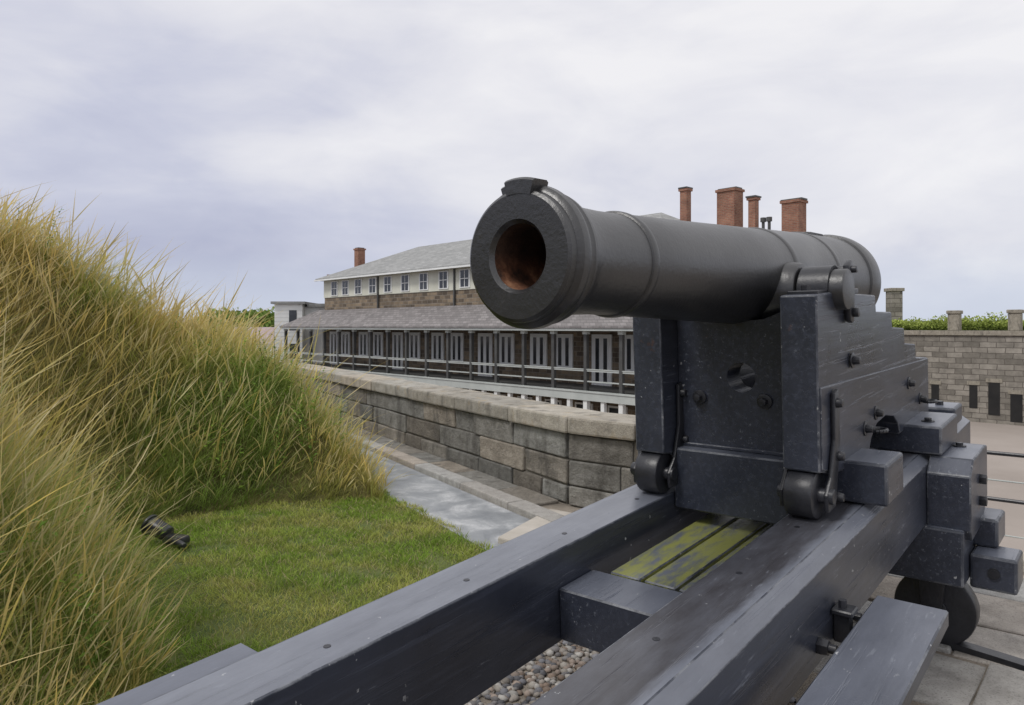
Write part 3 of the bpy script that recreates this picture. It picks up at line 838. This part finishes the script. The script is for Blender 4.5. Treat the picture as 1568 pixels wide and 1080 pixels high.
bo('verandah_trim',[((x0,x1),(.002,.06),(-1.86,-1.42)),((x0,x1),(-.10,-.03),(-.55,-.47)),((x0,x1),(-.085,-.045),(-1.03,-.97)),((x0,x1),(.0,.30),(1.30,1.412)),((x0,x1),(.062,.10),(-1.50,-1.425))]+tr,M_TRIM)
bo('verandah_deck',[((x0,x1),(-2.99,0),(-1.62,-1.45)),((x0,x1),(-.15,-.001),(1.29,1.41))],M_POST)
bo('handrail',[((x0,x1),(-.12,-.005),(-.465,-.43))],M_TRIM)
gl=[];fr=[]
tops=[31.3,29.6,27.7,25.7]+[23.7-2.15*i for i in range(11)]
for t in tops:
    fr.append(((t-.50,t+.50),(-2.948,-2.90),(3.86,5.0)))
    for a in (-.21,.21): gl.append(((t+a-.17,t+a+.17),(-2.90,-2.885),(3.93,4.93)))
vw=[-2.9,-.4,2.2,4.2,6.8,8.7,11.3,13.2,15.9,17.9,20.5,22.5,25,27,29.6,31.4]
for i,t in enumerate(vw):
    b=-1.44 if i%4==3 else -.72
    fr.append(((t-.64,t+.64),(-2.998,-2.92),(b,1.1)))
    for a in (-.26,.26): gl.append(((t+a-.115,t+a+.115),(-2.92,-2.905),(b+.16,.90)))
for i in range(17):
    t=-3.4+2.2*i
    fr.append(((t-.6,t+.6),(-2.998,-2.93),(-4.9,-2.4)))
    gl.append(((t-.48,t+.48),(-2.93,-2.915),(-4.8,-2.5)))
bo('window_frames',fr,M_WHITE); bo('window_panes',gl,M_GLASS)
gb=[]
for t in tops:
    gb.append(((t-.40,t+.40),(-2.884,-2.87),(4.40,4.44)))
bo('glazing_bars',gb,M_WHITE)
bo('gutter',[((.4,33.5),(-2.44,-2.33),(5.05,5.16))],M_WHITE)
bo('downpipes',[((16.05,16.15),(-2.94,-2.84),(2.8,5.05)),((24.9,25.0),(-2.94,-2.84),(2.8,5.05))],M_POST)
def chim(bm,cx,cy,w_,d,z0,z1):
    add_box(bm,(cx-w_/2,cx+w_/2),(cy-d/2,cy+d/2),(z0,z1-.12))
    add_box(bm,(cx-w_/2-.06,cx+w_/2+.06),(cy-d/2-.06,cy+d/2+.06),(z1-.12,z1))
bm=bmesh.new()
chim(bm,2.05,-7,.40,.40,5.5,8.55); chim(bm,-.5,-7,.95,.8,5.4,8.15); chim(bm,-1.75,-7,.35,.35,5.4,7.6); chim(bm,-3.75,-7,.8,.75,5.0,7.2)
chim(bm,31.9,-5.5,.62,.62,4.9,7.75)
finish(bm,'chimneys',M_BRICK,bk)
bm=bmesh.new()
for a,b in ((2.05,8.55),(-.5,8.15),(-1.75,7.6),(-3.75,7.2),(31.9,7.75)):
    w_=.5 if a in (-.5,-3.75) else .26
    add_box(bm,(a-w_,a+w_),(-7.28 if a<10 else -5.78,-6.72 if a<10 else -5.22),(b,b+.07))
for a in (-2.25,-2.55):
    add_cyl(bm,(a,-7,5.4),(a,-7,6.55),.07,seg=12); add_cyl(bm,(a,-7,6.4),(a,-7,6.6),.13,seg=12)
finish(bm,'chimney_caps',M_POST,bk)

an=empty('white_annex_house',Matrix.Translation((-19.1,58.3,0))@Matrix.Rotation(math.radians(4),4,'Z'))
bo('walls',[((0,2.2),(0,7),(-5.5,3.3)),((2.202,7),(1.0,7),(-5.5,3.1))],M_WHITE,0,an)
bo('cornice',[((-.25,2.45),(-.25,7.2),(3.302,3.5)),((2.46,7.2),(.6,7.2),(3.102,3.36))],M_SHING,0,an)
bo('clapboards',[((-.01,2.21),(-.012,0),(-2.0+.3*i,-1.985+.3*i)) for i in range(17)],M_TRIM,0,an)
bo('window_panes',[((1.15,1.75),(-.03,-.004),(1.2,2.8)),((3.2,3.9),(.97,.996),(1.5,2.7)),((5.0,5.7),(.97,.996),(1.5,2.7)),((1.2,1.7),(-.03,-.004),(-1.2,.1))],M_GLASS,0,an)
bm=bmesh.new(); chim(bm,4.1,2.6,.6,.6,3.3,5.85); finish(bm,'chimney',M_BRICK,an)

ct=empty('distant_cottage',Matrix.Translation((-32,92,0)))
bo('walls',[((-4,2.2),(0,6),(-5.5,-.6))],M_WHITE,0,ct)
bm=bmesh.new(); add_prism(bm,[(-.3,-.7),(3,1.4),(6.3,-.7)],'x',-4.3,2.5); 
finish(bm,'roof',m_simple('pink_roof',(.33,.26,.27),(.42,.34,.35),1),ct)

# ---------------------------------------------------------------- far casemate wall
E=Vector((.689,-.725)).normalized()
F_W=Matrix(((E.x,-E.y,0,30.3),(E.y,E.x,0,57),(0,0,1,0),(0,0,0,1)))
fw=empty('casemate_wall',F_W)
bo('masonry',[((-14,40),(0,3),(-5.5,.85))],M_FORT,0,fw)
bo('coping',[((-14,40),(-.14,3.0),(.852,1.18))],M_DRESS,0,fw)
ops=[(2.68,-2.9,-4.4,.26),(5.2,-2.8,-4.5,.26),(6.50,-2.55,-4.9,.36),(7.85,-3.3,-5.3,.36),(11,-2.8,-5.3,.5),(14,-2.8,-4.5,.35),(16,-2.8,-5.3,.5)]
bo('openings',[((t-w_,t+w_),(-.03,-.004),(b,a)) for t,a,b,w_ in ops],M_DARK,0,fw)
bo('lintels',[((t-w_-.15,t+w_+.15),(-.05,-.004),(a+.002,a+.28)) for t,a,b,w_ in ops],M_DRESS,0,fw)
bo('string_course',[((-14,40),(-.05,-.003),(-5.5,-5.3))],M_FORT,0,fw)
for t in (3.55,7.45,12.0):
    p=empty('stone_merlon',F_W@Matrix.Translation((t,1.6,0)))
    bo('shaft',[((-.38,.38),(-.38,.38),(1.18,2.45))],M_DRESS,.03,p)
    bo('cap',[((-.46,.46),(-.46,.46),(2.452,2.72))],M_DRESS,.04,p)
tw=empty('stone_chimney_stack',Matrix.Translation((34.0,64.5,0)))
bo('shaft',[((-.5,.5),(-.5,.5),(.5,4.6))],M_FORT,.02,tw); bo('cap',[((-.62,.62),(-.62,.62),(4.602,4.9))],M_DRESS,.03,tw)

def foliage(name,blobs,n_,size,c0,c1,parent=None):
    Vs=[];Cs=[]
    per=n_//len(blobs)
    for (cx,cy,cz,rx,ry,rz) in blobs:
        d=rng.normal(size=(per,3)); d/=np.linalg.norm(d,axis=1)[:,None]
        r=rng.uniform(.55,1.08,per)[:,None]*(1+.15*np.sin(d[:,:1]*9+cx)+.12*np.sin(d[:,1:2]*11+cy))
        P=d*r*np.array((rx,ry,rz))+np.array((cx,cy,cz))
        a=rng.normal(size=(per,3));a/=np.linalg.norm(a,axis=1)[:,None]
        b=np.cross(a,rng.normal(size=(per,3)));b/=np.linalg.norm(b,axis=1)[:,None]
        s=size*rng.uniform(.5,1.3,per)[:,None]
        Vs.append(np.stack([P-a*s,P-b*s*.6,P+a*s,P+b*s*.6],1).reshape(-1,3))
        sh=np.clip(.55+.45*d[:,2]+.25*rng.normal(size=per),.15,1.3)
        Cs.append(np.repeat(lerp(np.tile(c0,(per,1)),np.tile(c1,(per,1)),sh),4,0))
    V=np.concatenate(Vs);F=np.arange(len(V)).reshape(-1,4)
    return np_mesh(name,V,F,np.concatenate(Cs),M_FOL,parent)
bm=bmesh.new(); add_prism(bm,[(3.0,.8),(5.5,1.9),(12,2.0),(16,-5.5),(3.0,-5.5)],'x',-14,40)
ramp_=finish(bm,'grass_rampart',M_LAWNB,None,None,F_W)
bl=[]
for i in range(110):
    t=-12+50*i/110; p=F_W@Vector((t,rng.uniform(3.4,5.5),1.45+rng.uniform(0,.35)))
    bl.append((p.x,p.y,p.z,rng.uniform(.7,1.3),rng.uniform(.7,1.3),rng.uniform(.25,.78)))
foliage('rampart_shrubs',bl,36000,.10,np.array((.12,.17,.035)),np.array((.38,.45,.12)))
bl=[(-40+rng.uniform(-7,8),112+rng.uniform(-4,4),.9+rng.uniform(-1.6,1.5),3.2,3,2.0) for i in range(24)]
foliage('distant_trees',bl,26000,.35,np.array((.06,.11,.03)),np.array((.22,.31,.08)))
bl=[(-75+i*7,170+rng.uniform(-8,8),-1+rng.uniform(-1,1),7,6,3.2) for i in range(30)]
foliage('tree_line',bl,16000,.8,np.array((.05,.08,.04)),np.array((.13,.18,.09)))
